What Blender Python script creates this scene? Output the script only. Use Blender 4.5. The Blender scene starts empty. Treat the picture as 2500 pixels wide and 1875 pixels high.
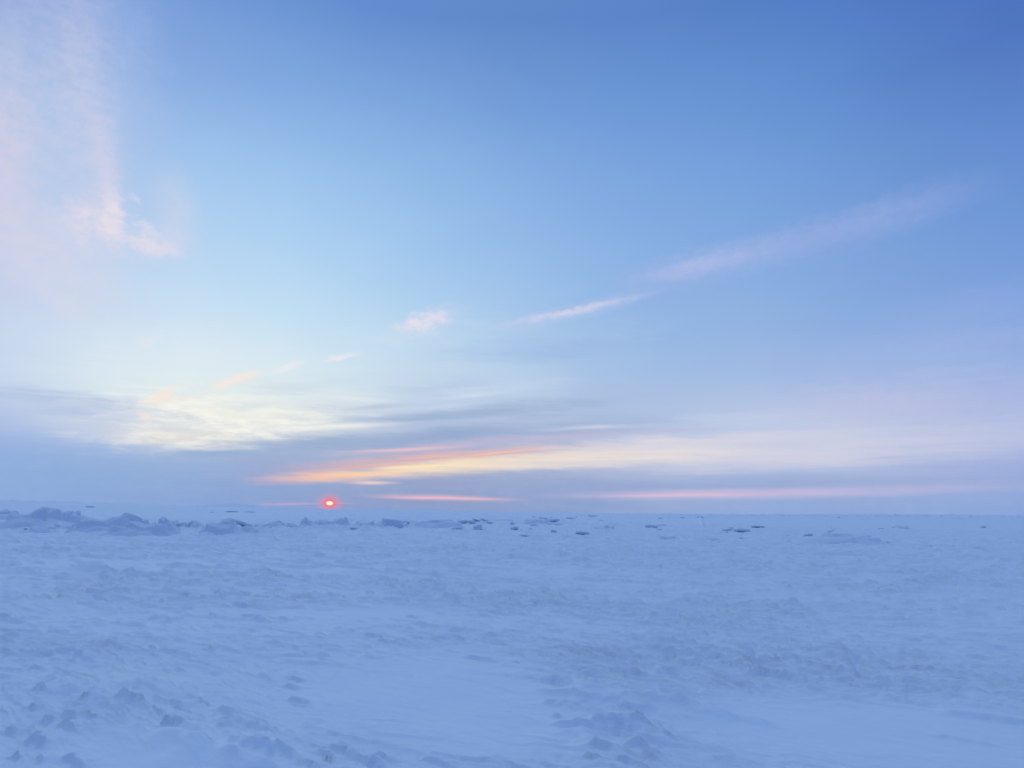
import bpy, bmesh, math, random
import numpy as np
from mathutils import Vector, Matrix, Euler

random.seed(7)
rng = np.random.default_rng(7)
sc = bpy.context.scene
COL = sc.collection
R = math.radians

# ------------------------------------------------------------------ camera
CAM_H = 1.65
LENS = 26.0
FPX = LENS / 36.0 * 2500.0          # focal length in photograph pixels
PITCH = 9.8
ROLL = 0.72
cam_d = bpy.data.cameras.new('camera')
cam_d.lens = LENS; cam_d.sensor_width = 36.0
cam_d.clip_start = 0.05; cam_d.clip_end = 60000
cam = bpy.data.objects.new('camera', cam_d); COL.objects.link(cam)
ROT = Matrix.Rotation(R(90 + PITCH), 3, 'X') @ Matrix.Rotation(R(ROLL), 3, 'Z')
cam.location = (0, 0, CAM_H)
cam.rotation_euler = ROT.to_euler()
sc.camera = cam

def ray(px, py):
    """direction seen at a place of the 2500 x 1875 photograph"""
    v = Vector(((px - 1250) / FPX, (937.5 - py) / FPX, -1.0))
    d = ROT @ v
    return d.normalized()

def azel(px, py):
    d = ray(px, py)
    return math.degrees(math.atan2(d.x, d.y)), math.degrees(math.asin(d.z))

def ground_at(px, py):
    d = ray(px, py)
    dz = min(d.z, -0.0006)
    t = CAM_H / -dz
    return d.x * t, d.y * t

# ------------------------------------------------------------------ numpy noise
_perm = np.random.default_rng(11).permutation(1024)
_ang = np.random.default_rng(12).uniform(0, 2 * np.pi, 1024)
_gx, _gy = np.cos(_ang), np.sin(_ang)

def perlin(x, y, s=0):
    xi = np.floor(x).astype(np.int64); yi = np.floor(y).astype(np.int64)
    xf = x - xi; yf = y - yi
    u = xf * xf * xf * (xf * (xf * 6 - 15) + 10); v = yf * yf * yf * (yf * (yf * 6 - 15) + 10)
    def g(ix, iy, fx, fy):
        h = _perm[(_perm[(ix + s * 57) & 1023] + iy) & 1023]
        return _gx[h] * fx + _gy[h] * fy
    a = g(xi, yi, xf, yf); b = g(xi + 1, yi, xf - 1, yf)
    c = g(xi, yi + 1, xf, yf - 1); d = g(xi + 1, yi + 1, xf - 1, yf - 1)
    return ((a + (b - a) * u) + ((c + (d - c) * u) - (a + (b - a) * u)) * v) * 1.5

def fbm(x, y, o=3, s=0, gain=.5):
    r = 0; a = 1
    for i in range(o):
        r = r + a * perlin(x, y, s + i * 3)
        x = x * 2.03 + 7.1; y = y * 2.03 - 3.3; a *= gain
    return r

def sstep(a, b, x):
    t = np.clip((x - a) / (b - a), 0, 1)
    return t * t * (3 - 2 * t)

# ------------------------------------------------------------------ terrain
WU = (0.80, -0.60); WV = (0.60, 0.80)       # wind direction over the ice, and across it

# smooth wind-packed patches (places of the photograph -> places on the ground)
SMOOTH = []
for px, py, rx, ry in [(950, 1690, 1.15, 1.1), (1180, 1770, .8, .8), (1120, 1640, 1.0, 1.2), (2150, 1790, 1.5, 1.2), (1950, 1760, .8, .8),
                       (2400, 1800, 1.2, 1.0), (860, 1500, 1.5, 1.2), (330, 1845, .75, .45), (480, 1880, .6, .4), (1000, 1390, 5, 3), (300, 1380, 4, 3)]:
    x, y = ground_at(px, py); SMOOTH.append((x, y, rx, ry))
ROUGH = []
for px, py, rx, ry in [(150, 1730, 1.6, 1.3), (500, 1780, 1.2, .8), (1650, 1600, 2.0, 1.5), (1600, 1770, 1.3, .9), (1250, 1570, 2.2, .7),
                       (2150, 1590, 2.4, 1.4), (950, 1840, 1.0, .35), (300, 1620, 2.2, 1.3), (1300, 1440, 4, 2.2), (700, 1400, 4, 3), (1900, 1480, 4, 2.5)]:
    x, y = ground_at(px, py); ROUGH.append((x, y, rx, ry))

# individual lumps that can be made out near the camera: px, py, width px, height m, stretch
LUMPS = [(85, 1638, 36, .055, 1.1), (95, 1700, 44, .05, 1.5), (170, 1758, 56, .085, 1.1), (203, 1732, 34, .05, 1.1), (78, 1742, 34, .06, 1.0),
         (115, 1768, 44, .06, 1.1), (30, 1790, 46, .06, 1.1), (90, 1815, 60, .07, 1.3), (165, 1785, 46, .05, 1.4), (215, 1765, 40, .04, 1.6),
         (310, 1722, 80, .085, 1.5), (295, 1750, 50, .04, 1.1), (385, 1715, 50, .055, 1.4), (430, 1725, 40, .045, 1.2), (420, 1785, 62, .09, 1.2),
         (485, 1808, 44, .055, 1.1), (510, 1820, 26, .04, 1.0), (550, 1735, 50, .06, 1.2), (40, 1850, 34, .05, 1), (100, 1855, 40, .05, 1.0), (180, 1862, 60, .06, 1.3),
         (580, 1765, 80, .05, 2.2), (630, 1830, 70, .05, 1.8), (568, 1812, 30, .035, 1.2), (515, 1588, 30, .045, 1.2), (430, 1597, 60, .045, 2.2),
         (260, 1588, 34, .04, 1.4), (190, 1608, 66, .045, 2.0), (180, 1622, 30, .03, 1.2), (368, 1590, 22, .035, 1.1), (375, 1605, 34, .03, 1.2), (333, 1682, 26, .03, 1.0),
         (300, 1627, 24, .025, 1.0), (15, 1600, 40, .05, 1.2), (10, 1565, 50, .04, 1.4), (130, 1573, 50, .035, 2), (230, 1510, 30, .035, 1.4), (345, 1527, 34, .03, 1.5),
         (720, 1660, 34, .05, 1.3), (712, 1680, 40, .045, 1.2), (725, 1712, 44, .045, 1.5), (730, 1722, 30, .03, 1.4), (690, 1578, 70, .04, 2.2), (745, 1602, 22, .025, 1),
         (908, 1556, 40, .06, 1.5), (945, 1570, 54, .055, 1.6), (985, 1573, 34, .04, 1.3), (1020, 1561, 30, .04, 1.2), (1060, 1568, 36, .045, 1.4), (1055, 1530, 80, .06, 2.4),
         (1170, 1610, 52, .05, 1.8), (1120, 1562, 24, .04, 1.2), (1255, 1603, 46, .045, 1.4), (1258, 1618, 20, .03, 1.1), (1345, 1668, 50, .05, 1.6), (1250, 1540, 40, .045, 2),
         (1420, 1505, 50, .06, 1.8), (1475, 1508, 60, .05, 2.2), (1590, 1570, 80, .06, 2.4), (1665, 1598, 110, .06, 2.2), (1655, 1630, 60, .06, 1.8), (1565, 1652, 50, .05, 1.8),
         (1520, 1645, 40, .035, 1.5), (1440, 1710, 120, .05, 2.8), (1485, 1768, 44, .06, 1.4), (1430, 1785, 80, .06, 3.0), (1490, 1793, 60, .06, 2.2), (1357, 1752, 24, .045, 1.0),
         (1560, 1755, 60, .04, 1.8), (1580, 1805, 70, .05, 2.6), (1465, 1838, 44, .055, 1.3), (1440, 1862, 40, .05, 1.3), (1585, 1855, 34, .05, 1.2), (1370, 1728, 50, .04, 2.0),
         (1560, 1840, 50, .045, 1.6), (1530, 1868, 50, .05, 1.8), (1890, 1560, 50, .04, 2.2), (1960, 1597, 110, .05, 3.2), (1915, 1612, 60, .05, 2.2), (1880, 1650, 60, .045, 1.8), (2010, 1512, 46, .04, 2.0),
         (2225, 1662, 24, .045, .9), (2205, 1680, 60, .05, 2.4), (2165, 1635, 34, .04, 1.6), (2105, 1670, 60, .04, 2.4), (2070, 1648, 90, .045, 2.6), (2160, 1700, 50, .035, 2),
         (2320, 1628, 50, .045, 1.8), (2430, 1752, 90, .05, 3.0), (2330, 1800, 60, .02, 2), (2210, 1595, 60, .04, 2.2), (2385, 1680, 80, .04, 2.2), (2440, 1720, 40, .03, 1.4), (1860, 1648, 60, .04, 2),
         (1000, 1650, 20, .01, 1), (790, 1842, 40, .04, 1.6), (830, 1835, 50, .045, 1.8), (800, 1862, 34, .055, 1.1), (750, 1870, 50, .05, 1.4), (880, 1855, 60, .05, 1.8),
         (935, 1852, 44, .045, 1.5), (905, 1870, 46, .05, 1.3), (1060, 1857, 60, .035, 1.6), (690, 1845, 50, .04, 1.6), (1435, 1640, 60, .02, 2), (1160, 1515, 30, .03, 1.5),
         (1425, 1405, 50, .06, 1.6), (1290, 1420, 40, .06, 1.5), (1318, 1425, 34, .06, 1.4), (1260, 1437, 46, .06, 1.6), (1315, 1441, 30, .06, 1.5), (1035, 1432, 40, .06, 1.5), (950, 1438, 30, .06, 1.5),
         (235, 1465, 30, .05, 2.), (390, 1512, 50, .05, 1.8), (440, 1496, 40, .04, 1.6), (615, 1512, 60, .05, 2), (690, 1515, 26, .045, 1.3), (513, 1505, 30, .045, 1.4), (640, 1420, 60, .07, 2), (680, 1447, 34, .06, 1.8),
         (1005, 1505, 30, .05, 1.4), (1215, 1495, 40, .05, 1.6), (1260, 1485, 60, .05, 1.8), (1300, 1475, 30, .04, 1.5)]
LUMP_G = []
for px, py, wpx, h, st in LUMPS:
    x, y = ground_at(px, py)
    D = math.hypot(x, y)
    LUMP_G.append((x, y, wpx / FPX * D * .5, h, st))

# long drift crests near the camera: polyline of photo points, half width m, height m
CRESTS = [([(150, 1680), (263, 1753), (330, 1785), (430, 1820), (538, 1858), (640, 1885)], .18, .085),
          ([(190, 1690), (245, 1700), (310, 1712), (380, 1745)], .10, .05),
          ([(640, 1800), (680, 1830), (720, 1852)], .05, .05),
          ([(1400, 1790), (1470, 1812), (1560, 1842)], .07, .065), ([(1440, 1775), (1540, 1800), (1640, 1830), (1740, 1842)], .09, .07),
          ([(1330, 1722), (1420, 1745), (1500, 1760)], .06, .03), ([(1410, 1690), (1530, 1715), (1680, 1735)], .10, .05),
          ([(1390, 1800), (1440, 1830), (1500, 1850)], .05, .055), ([(1500, 1760), (1600, 1795), (1700, 1812)], .07, .06), ([(1600, 1720), (1720, 1750), (1850, 1765)], .10, .045),
          ([(1550, 1640), (1680, 1655), (1800, 1672)], .10, .035), ([(1640, 1590), (1760, 1605), (1900, 1625)], .12, .04), ([(1330, 1690), (1400, 1705)], .05, .03),
          ([(1240, 1740), (1330, 1775)], .06, .02), ([(1880, 1660), (1990, 1680)], .08, .02), ([(480, 1830), (560, 1870)], .06, .05), ([(60, 1640), (150, 1690)], .08, .04)]

RIDGE = [(-60, 1282), (90, 1292), (200, 1298), (300, 1302), (400, 1306), (550, 1310), (620, 1305), (700, 1302), (800, 1298), (930, 1292), (1010, 1288)]
RIDGE_G = [ground_at(*p) for p in RIDGE]
TRAIL = [(1747, 1296), (1728, 1294.8), (1722, 1291), (1720, 1285), (1718.5, 1279), (1716, 1273), (1714.5, 1268), (1714, 1265), (1716, 1262.7)]
TRAIL_G = [ground_at(px, py + 0.4) for px, py in TRAIL]

def seg_dist(x, y, P):
    best = np.full(x.shape, 1e9); side = np.zeros(x.shape)
    for (ax, ay), (bx, by) in zip(P[:-1], P[1:]):
        dx, dy = bx - ax, by - ay; L2 = dx * dx + dy * dy
        t = np.clip(((x - ax) * dx + (y - ay) * dy) / L2, 0, 1)
        qx, qy = x - ax - t * dx, y - ay - t * dy
        d = np.hypot(qx, qy)
        m = d < best
        best = np.where(m, d, best)
        side = np.where(m, np.sign(dx * qy - dy * qx), side)
    return best, side

LAST = {}
def terrain(x, y):
    x = np.asarray(x, float); y = np.asarray(y, float)
    r = np.hypot(x, y)
    az = np.degrees(np.arctan2(x, y))
    u = x * WU[0] + y * WU[1]; v = x * WV[0] + y * WV[1]
    wx = perlin(x / 3.1, y / 3.1, 5) * .5; wy = perlin(x / 3.1, y / 3.1, 9) * .5
    # broad swells
    z = .05 * fbm(x / 9, y / 9, 2, 1) * sstep(3, 14, r) + .11 * perlin(x / 38 + 3, y / 26, 2) * sstep(15, 60, r)
    # roughness mask
    m = .42 + .6 * sstep(-.2, .5, fbm(x / 5.5 + 9, y / 4.2, 2, 21))
    for cx, cy, rx, ry in ROUGH:
        m = m + .22 * np.exp(-(((x - cx) / rx) ** 2 + ((y - cy) / ry) ** 2))
    for cx, cy, rx, ry in SMOOTH:
        m = m * (1 - .85 * np.exp(-(((x - cx) / rx) ** 2 + ((y - cy) / ry) ** 2) ** 1.5))
    LAST['m'] = m
    # sastrugi: wind cut steps, steep towards the wind, long tails
    uu = u + wx; vv = v + wy
    n3 = fbm(uu / .9 - 3, vv / .5, 2, 41)
    fine = sstep(110, 50, r)
    def scallop(L, wob, lam, seed, cut):
        ph = vv / L + wob * fbm(uu / (L * 4.2), vv / (L * 1.6), 3, seed)
        f = ph - np.floor(ph)
        k = sstep(cut, cut + .30, fbm(uu / (L * 2.6) + 4, vv / (L * .95), 3, seed + 4))
        return sstep(0, .14, f) * (1 - f) ** 1.2 * k
    z = z + (m + .08) * (.054 * scallop(.62, 1.3, 0, 31, -.06) + .036 * scallop(.27, 1.1, 0, 37, -.04) * fine
                 + .017 * scallop(.12, 1.0, 0, 47, -.05) * sstep(16, 10, r) + .015 * np.clip(n3, -.3, .6))
    z = z + .10 * scallop(1.3, 1.2, 0, 77, .05) * sstep(11, 20, r) * sstep(120, 70, r)
    z = z + .007 * fbm(u / .35, v / .09, 2, 45) * (.4 + m) * fine
    # low scattered hummocks, wider than deep
    k = fbm(u / 1.05 + 8, v / .50, 3, 55)
    z = z + .055 * (.35 + .65 * m) * sstep(.28, .46, k) * sstep(7, 13, r)
    k = fbm(u / 2.6 - 4, v / 1.1, 3, 57)
    z = z + .09 * sstep(.2, .42, k) * sstep(14, 24, r)
    # sharp wind cut lips
    k = np.abs(perlin(uu / 1.3, vv / .26, 59)) + .35 * np.abs(perlin(uu / .5, vv / .11, 60))
    z = z + .014 * m * np.clip(.16 - k, 0, 1) / .16 * fine
    # small scattered pits and knobs
    k = fbm(x / .28 + 4, y / .22, 2, 51)
    z = z + .020 * m * sstep(.42, .75, k) * sstep(30, 12, r)
    # lumps
    near = r < 60
    for cx, cy, a, h, st in LUMP_G:
        sel = near & (np.abs(x - cx) < a * 6) & (np.abs(y - cy) < a * 6)
        if not sel.any(): continue
        X = x[sel] - cx; Y = y[sel] - cy
        U = X * WU[0] + Y * WU[1]; V = X * WV[0] + Y * WV[1]
        jag = 1 + .22 * perlin(X / (a * .9) + cx * 9, Y / (a * .9), 3)
        U = U / (a * st) * jag; V = V / (a * .62) + .5 * perlin(X / (a * .8) + cx * 5, Y / (a * .8), 4)
        Ut = np.where(U > 0, U * .60, U * 1.2)
        V = V + .55 * Ut * Ut                              # the cut edge bows towards the wind
        lat = 1 - sstep(.45, 1.1, np.abs(Ut))
        up = sstep(-.36, .0, V) * np.exp(-np.clip(V, 0, 9) / 1.25) * (1 - sstep(1.8, 3.4, V))
        z[sel] += h * lat * (.76 * up - .42 * np.exp(-((V + .75) / .5) ** 2))
    for P, w, h in CRESTS:
        G = [ground_at(*p) for p in P]
        sel = r < 9
        d, s = seg_dist(x[sel] + wx[sel] * .12, y[sel] + wy[sel] * .12, G)
        q = d / w
        q = np.where(s < 0, q * .6, q * 1.2)
        z[sel] += h * 1.5 * np.exp(-np.sqrt(q * q + .02) * 1.5) * (.75 + .5 * perlin(x[sel] / .3, y[sel] / .3, 17))
    # pressure ridge body
    sel = (r > 25) & (r < 90)
    d, s = seg_dist(x[sel], y[sel], RIDGE_G)
    X, Y = x[sel], y[sel]
    body = np.exp(-(d / 2.6) ** 2)
    rub = .6 + .9 * fbm(X / 1.7, Y / 1.5, 3, 61)
    z[sel] += body * (.27 * np.clip(rub, .1, 2)) + .10 * body * sstep(.0, .3, fbm(X / .5, Y / .45, 2, 65))
    # trail: a rut with a raised left bank
    sel = (r > 30) & (np.abs(az - azel(1718, 1285)[0]) < 4)
    if sel.any():
        d, s = seg_dist(x[sel], y[sel], TRAIL_G)
        wr = np.maximum(.12, .0017 * r[sel])
        sd_ = d * s
        z[sel] += 1.35 * wr * (1.0 * np.exp(-((sd_ - wr) / wr) ** 2) - .5 * np.exp(-((sd_ + .9 * wr) / wr) ** 2))
    for cx, cy, wq, hq in BUMPS:
        sel = (np.abs(x - cx) < wq * 3) & (np.abs(y - cy) < wq * 3)
        if not sel.any(): continue
        X = x[sel] - cx; Y = y[sel] - cy
        q = ((X / wq) ** 2 + (Y / (wq * .8)) ** 2) * (1 + .5 * perlin(X / (wq * .7) + cx, Y / (wq * .7), 7))
        z[sel] += hq * np.exp(-q)
    # rubble field farther out
    far = sstep(45, 80, r) * sstep(-40, 5, az + 0 * r) 
    hum = fbm(x / 3.2, y / 2.6, 3, 71)
    z = z + sstep(55, 130, r) * (.10 + .22 * sstep(-22, -5, az) * sstep(14, 4, az)) * sstep(.05, .6, hum)
    z = z + sstep(150, 400, r) * .35 * sstep(.1, .7, fbm(x / 14, y / 9, 3, 75))
    # low ridge close to the horizon on the right
    rr = (r - (560 + 30 * perlin(az / 4, az * 0, 81))) / 8
    z = z + 1.7 * np.exp(-rr * rr) * sstep(3, 14, az) * (.6 + .8 * perlin(az * 2.4, az * 0 + 2, 83) + .4 * perlin(az * 9, az * 0 + 2, 84))
    rr = (r - (900 + 90 * perlin(az / 5, az * 0 + 4, 81))) / 25
    z = z + 1.0 * np.exp(-rr * rr) * sstep(-30, -20, az) * sstep(8, 0, az) * (.5 + .9 * perlin(az * 1.9, az * 0 + 2, 87))
    rr = (r - 1700 - 200 * perlin(az / 3, az * 0 + 7, 88)) / 60
    z = z + 3.2 * np.exp(-rr * rr) * (.35 + .8 * perlin(az * 1.3, az * 0 + 5, 89) + .5 * perlin(az * 5.1, az * 0 + 5, 90) + .3 * perlin(az * 11, az * 0, 91)).clip(0, 2)
    # the plain lifts a little at both sides, far out
    tilt = .0040 * sstep(8, 36, np.abs(az)) * sstep(60, 45, np.abs(az))
    z = z + np.clip(r - 250, 0, 7000) * tilt
    return z

JOBS = []
BUMPS = []
def tz(x, y):
    return float(terrain(np.array([x, y * 0 + x])[:1], np.array([y]))[0])

# ------------------------------------------------------------------ materials
def new_mat(name):
    m = bpy.data.materials.new(name); m.use_nodes = True
    nt = m.node_tree; nt.nodes.clear()
    out = nt.nodes.new('ShaderNodeOutputMaterial')
    b = nt.nodes.new('ShaderNodeBsdfPrincipled')
    nt.links.new(b.outputs[0], out.inputs[0])
    return m, nt, b

def snow_material(name, base, fine=1.0, crust=False):
    m, nt, b = new_mat(name)
    N, L = nt.nodes.new, nt.links.new
    tc = N('ShaderNodeTexCoord')
    n1 = N('ShaderNodeTexNoise'); n1.inputs['Scale'].default_value = 1.1; n1.inputs['Detail'].default_value = 6
    L(tc.outputs['Object'], n1.inputs['Vector'])
    cr = N('ShaderNodeValToRGB')
    cr.color_ramp.elements[0].position = .3; cr.color_ramp.elements[1].position = .75
    cr.color_ramp.elements[0].color = (base[0] * .94, base[1] * .96, base[2] * .985, 1)
    cr.color_ramp.elements[1].color = (*base, 1)
    L(n1.outputs['Fac'], cr.inputs['Fac']); L(cr.outputs['Color'], b.inputs['Base Color'])
    b.inputs['Roughness'].default_value = .62
    b.inputs['Specular IOR Level'].default_value = .3
    mp = N('ShaderNodeMapping'); mp.inputs['Rotation'].default_value = (0, 0, math.atan2(.6, .8)); mp.inputs['Scale'].default_value = (2.2, 9, 6)
    L(tc.outputs['Object'], mp.inputs['Vector'])
    n2 = N('ShaderNodeTexNoise'); n2.inputs['Scale'].default_value = 1.6; n2.inputs['Detail'].default_value = 7; n2.inputs['Roughness'].default_value = .62
    L(mp.outputs[0], n2.inputs['Vector'])
    n3 = N('ShaderNodeTexNoise'); n3.inputs['Scale'].default_value = 60; n3.inputs['Detail'].default_value = 3
    L(tc.outputs['Object'], n3.inputs['Vector'])
    b1 = N('ShaderNodeBump'); b1.inputs['Strength'].default_value = .8 * fine; b1.inputs['Distance'].default_value = .05
    b2 = N('ShaderNodeBump'); b2.inputs['Strength'].default_value = .35 * fine; b2.inputs['Distance'].default_value = .004
    L(n2.outputs['Fac'], b1.inputs['Height']); L(n3.outputs['Fac'], b2.inputs['Height'])
    mp4 = N('ShaderNodeMapping'); mp4.inputs['Rotation'].default_value = (0, 0, math.atan2(.6, .8)); mp4.inputs['Scale'].default_value = (1.0, 3.2, 2)
    L(tc.outputs['Object'], mp4.inputs['Vector'])
    n4 = N('ShaderNodeTexNoise'); n4.inputs['Scale'].default_value = 1.0; n4.inputs['Detail'].default_value = 8; n4.inputs['Roughness'].default_value = .68
    L(mp4.outputs[0], n4.inputs['Vector'])
    b4 = N('ShaderNodeBump'); b4.inputs['Strength'].default_value = .6 * fine; b4.inputs['Distance'].default_value = .10
    L(n4.outputs['Fac'], b4.inputs['Height']); L(b4.outputs[0], b1.inputs['Normal'])
    L(b1.outputs[0], b2.inputs['Normal']); L(b2.outputs[0], b.inputs['Normal'])
    if crust:      # the wind crust is strong where the ground sheet is rough, faint on the packed patches
        at = N('ShaderNodeAttribute'); at.attribute_name = 'crust'
        for bn in (b1, b4):
            mu = N('ShaderNodeMath'); mu.operation = 'MULTIPLY'; mu.inputs[1].default_value = bn.inputs['Strength'].default_value
            L(at.outputs['Fac'], mu.inputs[0]); L(mu.outputs[0], bn.inputs['Strength'])
    return m

SNOW = snow_material('wind_packed_snow', (.87, .91, .955), 1.0, True)
SNOW2 = snow_material('snow_on_ice', (.84, .88, .93), .8)
def ice_material():
    m, nt, b = new_mat('blue_sea_ice')
    N, L = nt.nodes.new, nt.links.new
    tc = N('ShaderNodeTexCoord')
    mp = N('ShaderNodeMapping'); mp.inputs['Scale'].default_value = (1, 1, 5)
    L(tc.outputs['Object'], mp.inputs['Vector'])
    n = N('ShaderNodeTexNoise'); n.inputs['Scale'].default_value = 2.6; n.inputs['Detail'].default_value = 6
    L(mp.outputs[0], n.inputs['Vector'])
    cr = N('ShaderNodeValToRGB')
    cr.color_ramp.elements[0].position = .35; cr.color_ramp.elements[1].position = .7
    cr.color_ramp.elements[0].color = (.60, .74, .84, 1); cr.color_ramp.elements[1].color = (.80, .88, .93, 1)
    L(n.outputs['Fac'], cr.inputs['Fac']); L(cr.outputs['Color'], b.inputs['Base Color'])
    b.inputs['Roughness'].default_value = .45; b.inputs['Specular IOR Level'].default_value = .4
    bp = N('ShaderNodeBump'); bp.inputs['Strength'].default_value = .5; bp.inputs['Distance'].default_value = .03
    L(n.outputs['Fac'], bp.inputs['Height']); L(bp.outputs[0], b.inputs['Normal'])
    return m
ICE = ice_material()
def far_material():
    m, nt, b = new_mat('snowy_hill_haze_pale')
    N, L = nt.nodes.new, nt.links.new
    n = N('ShaderNodeTexNoise'); n.inputs['Scale'].default_value = .002; n.inputs['Detail'].default_value = 8
    tc = N('ShaderNodeTexCoord'); L(tc.outputs['Object'], n.inputs['Vector'])
    cr = N('ShaderNodeValToRGB'); cr.color_ramp.elements[0].color = (.84, .88, .92, 1); cr.color_ramp.elements[1].color = (.9, .93, .96, 1)  # snow colours lightened in place of haze over the far hills
    cr.color_ramp.elements[0].position = .4; cr.color_ramp.elements[1].position = .6
    L(n.outputs['Fac'], cr.inputs['Fac']); L(cr.outputs['Color'], b.inputs['Base Color'])
    b.inputs['Roughness'].default_value = .9
    return m
FARM = far_material()

# ------------------------------------------------------------------ ground sheet
def mesh_from(name, co, quads, mat, smooth=True):
    me = bpy.data.meshes.new(name)
    co = np.asarray(co, np.float32); quads = np.asarray(quads, np.int32)
    me.vertices.add(len(co)); me.vertices.foreach_set('co', co.ravel())
    nq = len(quads)
    me.loops.add(nq * 4); me.loops.foreach_set('vertex_index', quads.ravel())
    me.polygons.add(nq)
    me.polygons.foreach_set('loop_start', np.arange(nq, dtype=np.int32) * 4)
    me.polygons.foreach_set('use_smooth', np.full(nq, smooth))
    me.update(calc_edges=True)
    me.materials.append(mat)
    o = bpy.data.objects.new(name, me); COL.objects.link(o)
    return o

# ------------------------------------------------------------------ distant low hills
def hill_line(name, pts, dist, thick, label):
    """pts: (px, height in px above the horizon)"""
    xs = np.linspace(pts[0][0], pts[-1][0], 90)
    hs = np.interp(xs, [p[0] for p in pts], [p[1] for p in pts])
    rows = 9
    co = []; 
    for j in range(rows):
        s = j / (rows - 1); prof = math.sin(math.pi * s)
        D = dist + (s - .5) * thick
        for i, (px, h) in enumerate(zip(xs, hs)):
            a = R(azel(px, 1245)[0])
            zz = .7 * max(0, h) / FPX * dist * prof ** .8 + (8 * math.sin(px * .13 + j) if 0 < j < rows - 1 and h > 2 else 0) * prof
            base = float(np.clip(D - 250, 0, 7000) * .0040 * sstep(8, 36, abs(math.degrees(a))) * sstep(60, 45, abs(math.degrees(a))))
            co.append((D * math.sin(a), D * math.cos(a), zz + base - (3 if prof < .01 else 0)))
    n = len(xs)
    qs = [(j * n + i, j * n + i + 1, (j + 1) * n + i + 1, (j + 1) * n + i) for j in range(rows - 1) for i in range(n - 1)]
    o = mesh_from(name, co, qs, FARM)
    o['kind'] = 'structure'; o['label'] = label
    return o
hill_line('hills', [(470, 0), (520, 6), (560, 10), (590, 10), (615, 8), (640, 4), (700, 1), (760, 0)], 9000, 1600, 'faint low hill on the horizon left of the sun')
hill_line('hills', [(860, 0), (905, 3), (935, 5), (985, 4), (1040, 5), (1090, 2), (1150, 0)], 9500, 1600, 'faint low hills on the horizon right of the sun')
hill_line('hills', [(-250, 5), (0, 6), (150, 5), (300, 3), (400, 1), (460, 0)], 9000, 1600, 'low hazy shore rising at the far left')

# ------------------------------------------------------------------ ice blocks
def outline(n, irr, seed):
    rd = random.Random(seed)
    a = sorted([(i + rd.uniform(-.28, .28)) / n * 2 * math.pi for i in range(n)])
    return [((1 + rd.uniform(-irr, irr)) * math.cos(t), (1 + rd.uniform(-irr, irr)) * math.sin(t)) for t in a]

def noise3(p, s):
    from mathutils import noise
    return noise.noise(Vector(p) * s)

def slab_mesh(name, ol, w, d, z0, z1, grow, bev, rough, seed, mat, dome=0):
    bm = bmesh.new()
    lo = [bm.verts.new((x * w * .5 * grow, y * d * .5 * grow, z0)) for x, y in ol]
    hi = [bm.verts.new((x * w * .5 * grow * .97, y * d * .5 * grow * .97, z1)) for x, y in ol]
    n = len(ol)
    bm.faces.new(lo[::-1]); bm.faces.new(hi)
    for i in range(n):
        bm.faces.new((lo[i], lo[(i + 1) % n], hi[(i + 1) % n], hi[i]))
    bmesh.ops.bevel(bm, geom=list(bm.edges), offset=bev, segments=2, profile=.6, affect='EDGES')
    bmesh.ops.triangulate(bm, faces=[f for f in bm.faces if len(f.verts) > 4])
    bmesh.ops.subdivide_edges(bm, edges=[e for e in bm.edges if e.calc_length() > .22 * min(w, d)], cuts=2, use_grid_fill=True)
    from mathutils import noise
    off = Vector((seed * 1.7, seed * .9, 0))
    for vtx in bm.verts:
        p = vtx.co + off
        nz = noise.noise_vector(p * 2.2) * rough + noise.noise_vector(p * 6) * rough * .4
        vtx.co += nz
        if dome and vtx.co.z > z0 + (z1 - z0) * .5:
            rr = min(1, math.hypot(vtx.co.x / (w * .5), vtx.co.y / (d * .5)))
            vtx.co.z += dome * (1 - rr * rr)
    me = bpy.data.meshes.new(name); bm.to_mesh(me); bm.free()
    me.materials.append(mat)
    for p in me.polygons: p.use_smooth = True
    me.shade_smooth() if hasattr(me, 'shade_smooth') else None
    return me

PROTOS = []
def slab_proto(k):
    """(slab mesh, snow mesh) of unit 1 x 1 x thickness .2 : scaled per instance in mesh data made fresh for the large ones"""
    rd = random.Random(100 + k)
    n = rd.choice([5, 6, 6, 7])
    ol = outline(n, .20, 200 + k)
    th = rd.uniform(.13, .22)
    a = slab_mesh('ice', ol, 1.0, .8, 0, th, 1, .03, .03, k + 1, ICE)
    b = slab_mesh('snow_cover', ol, 1.0, .8, th - .05, th + .12, 1.05, .05, .03, k + 31, SNOW2, .10)
    return a, b, th
for k in range(10): PROTOS.append(slab_proto(k))
FROST = snow_material('rime_on_ice', (.76, .85, .91), 1.2)
def chunk_proto(k):
    rd = random.Random(300 + k)
    ol = outline(rd.choice([4, 5, 5]), .16, 500 + k)
    th = .55
    a = slab_mesh('ice', ol, 1.0, .8, 0, th, 1, .05, .05, k + 61, FROST)
    b = slab_mesh('snow_cover', ol, .94, .74, th - .04, th + .06, 1.0, .03, .03, k + 81, SNOW2, .04)
    return a, b, th
CHUNKS = [chunk_proto(k) for k in range(6)]

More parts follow.
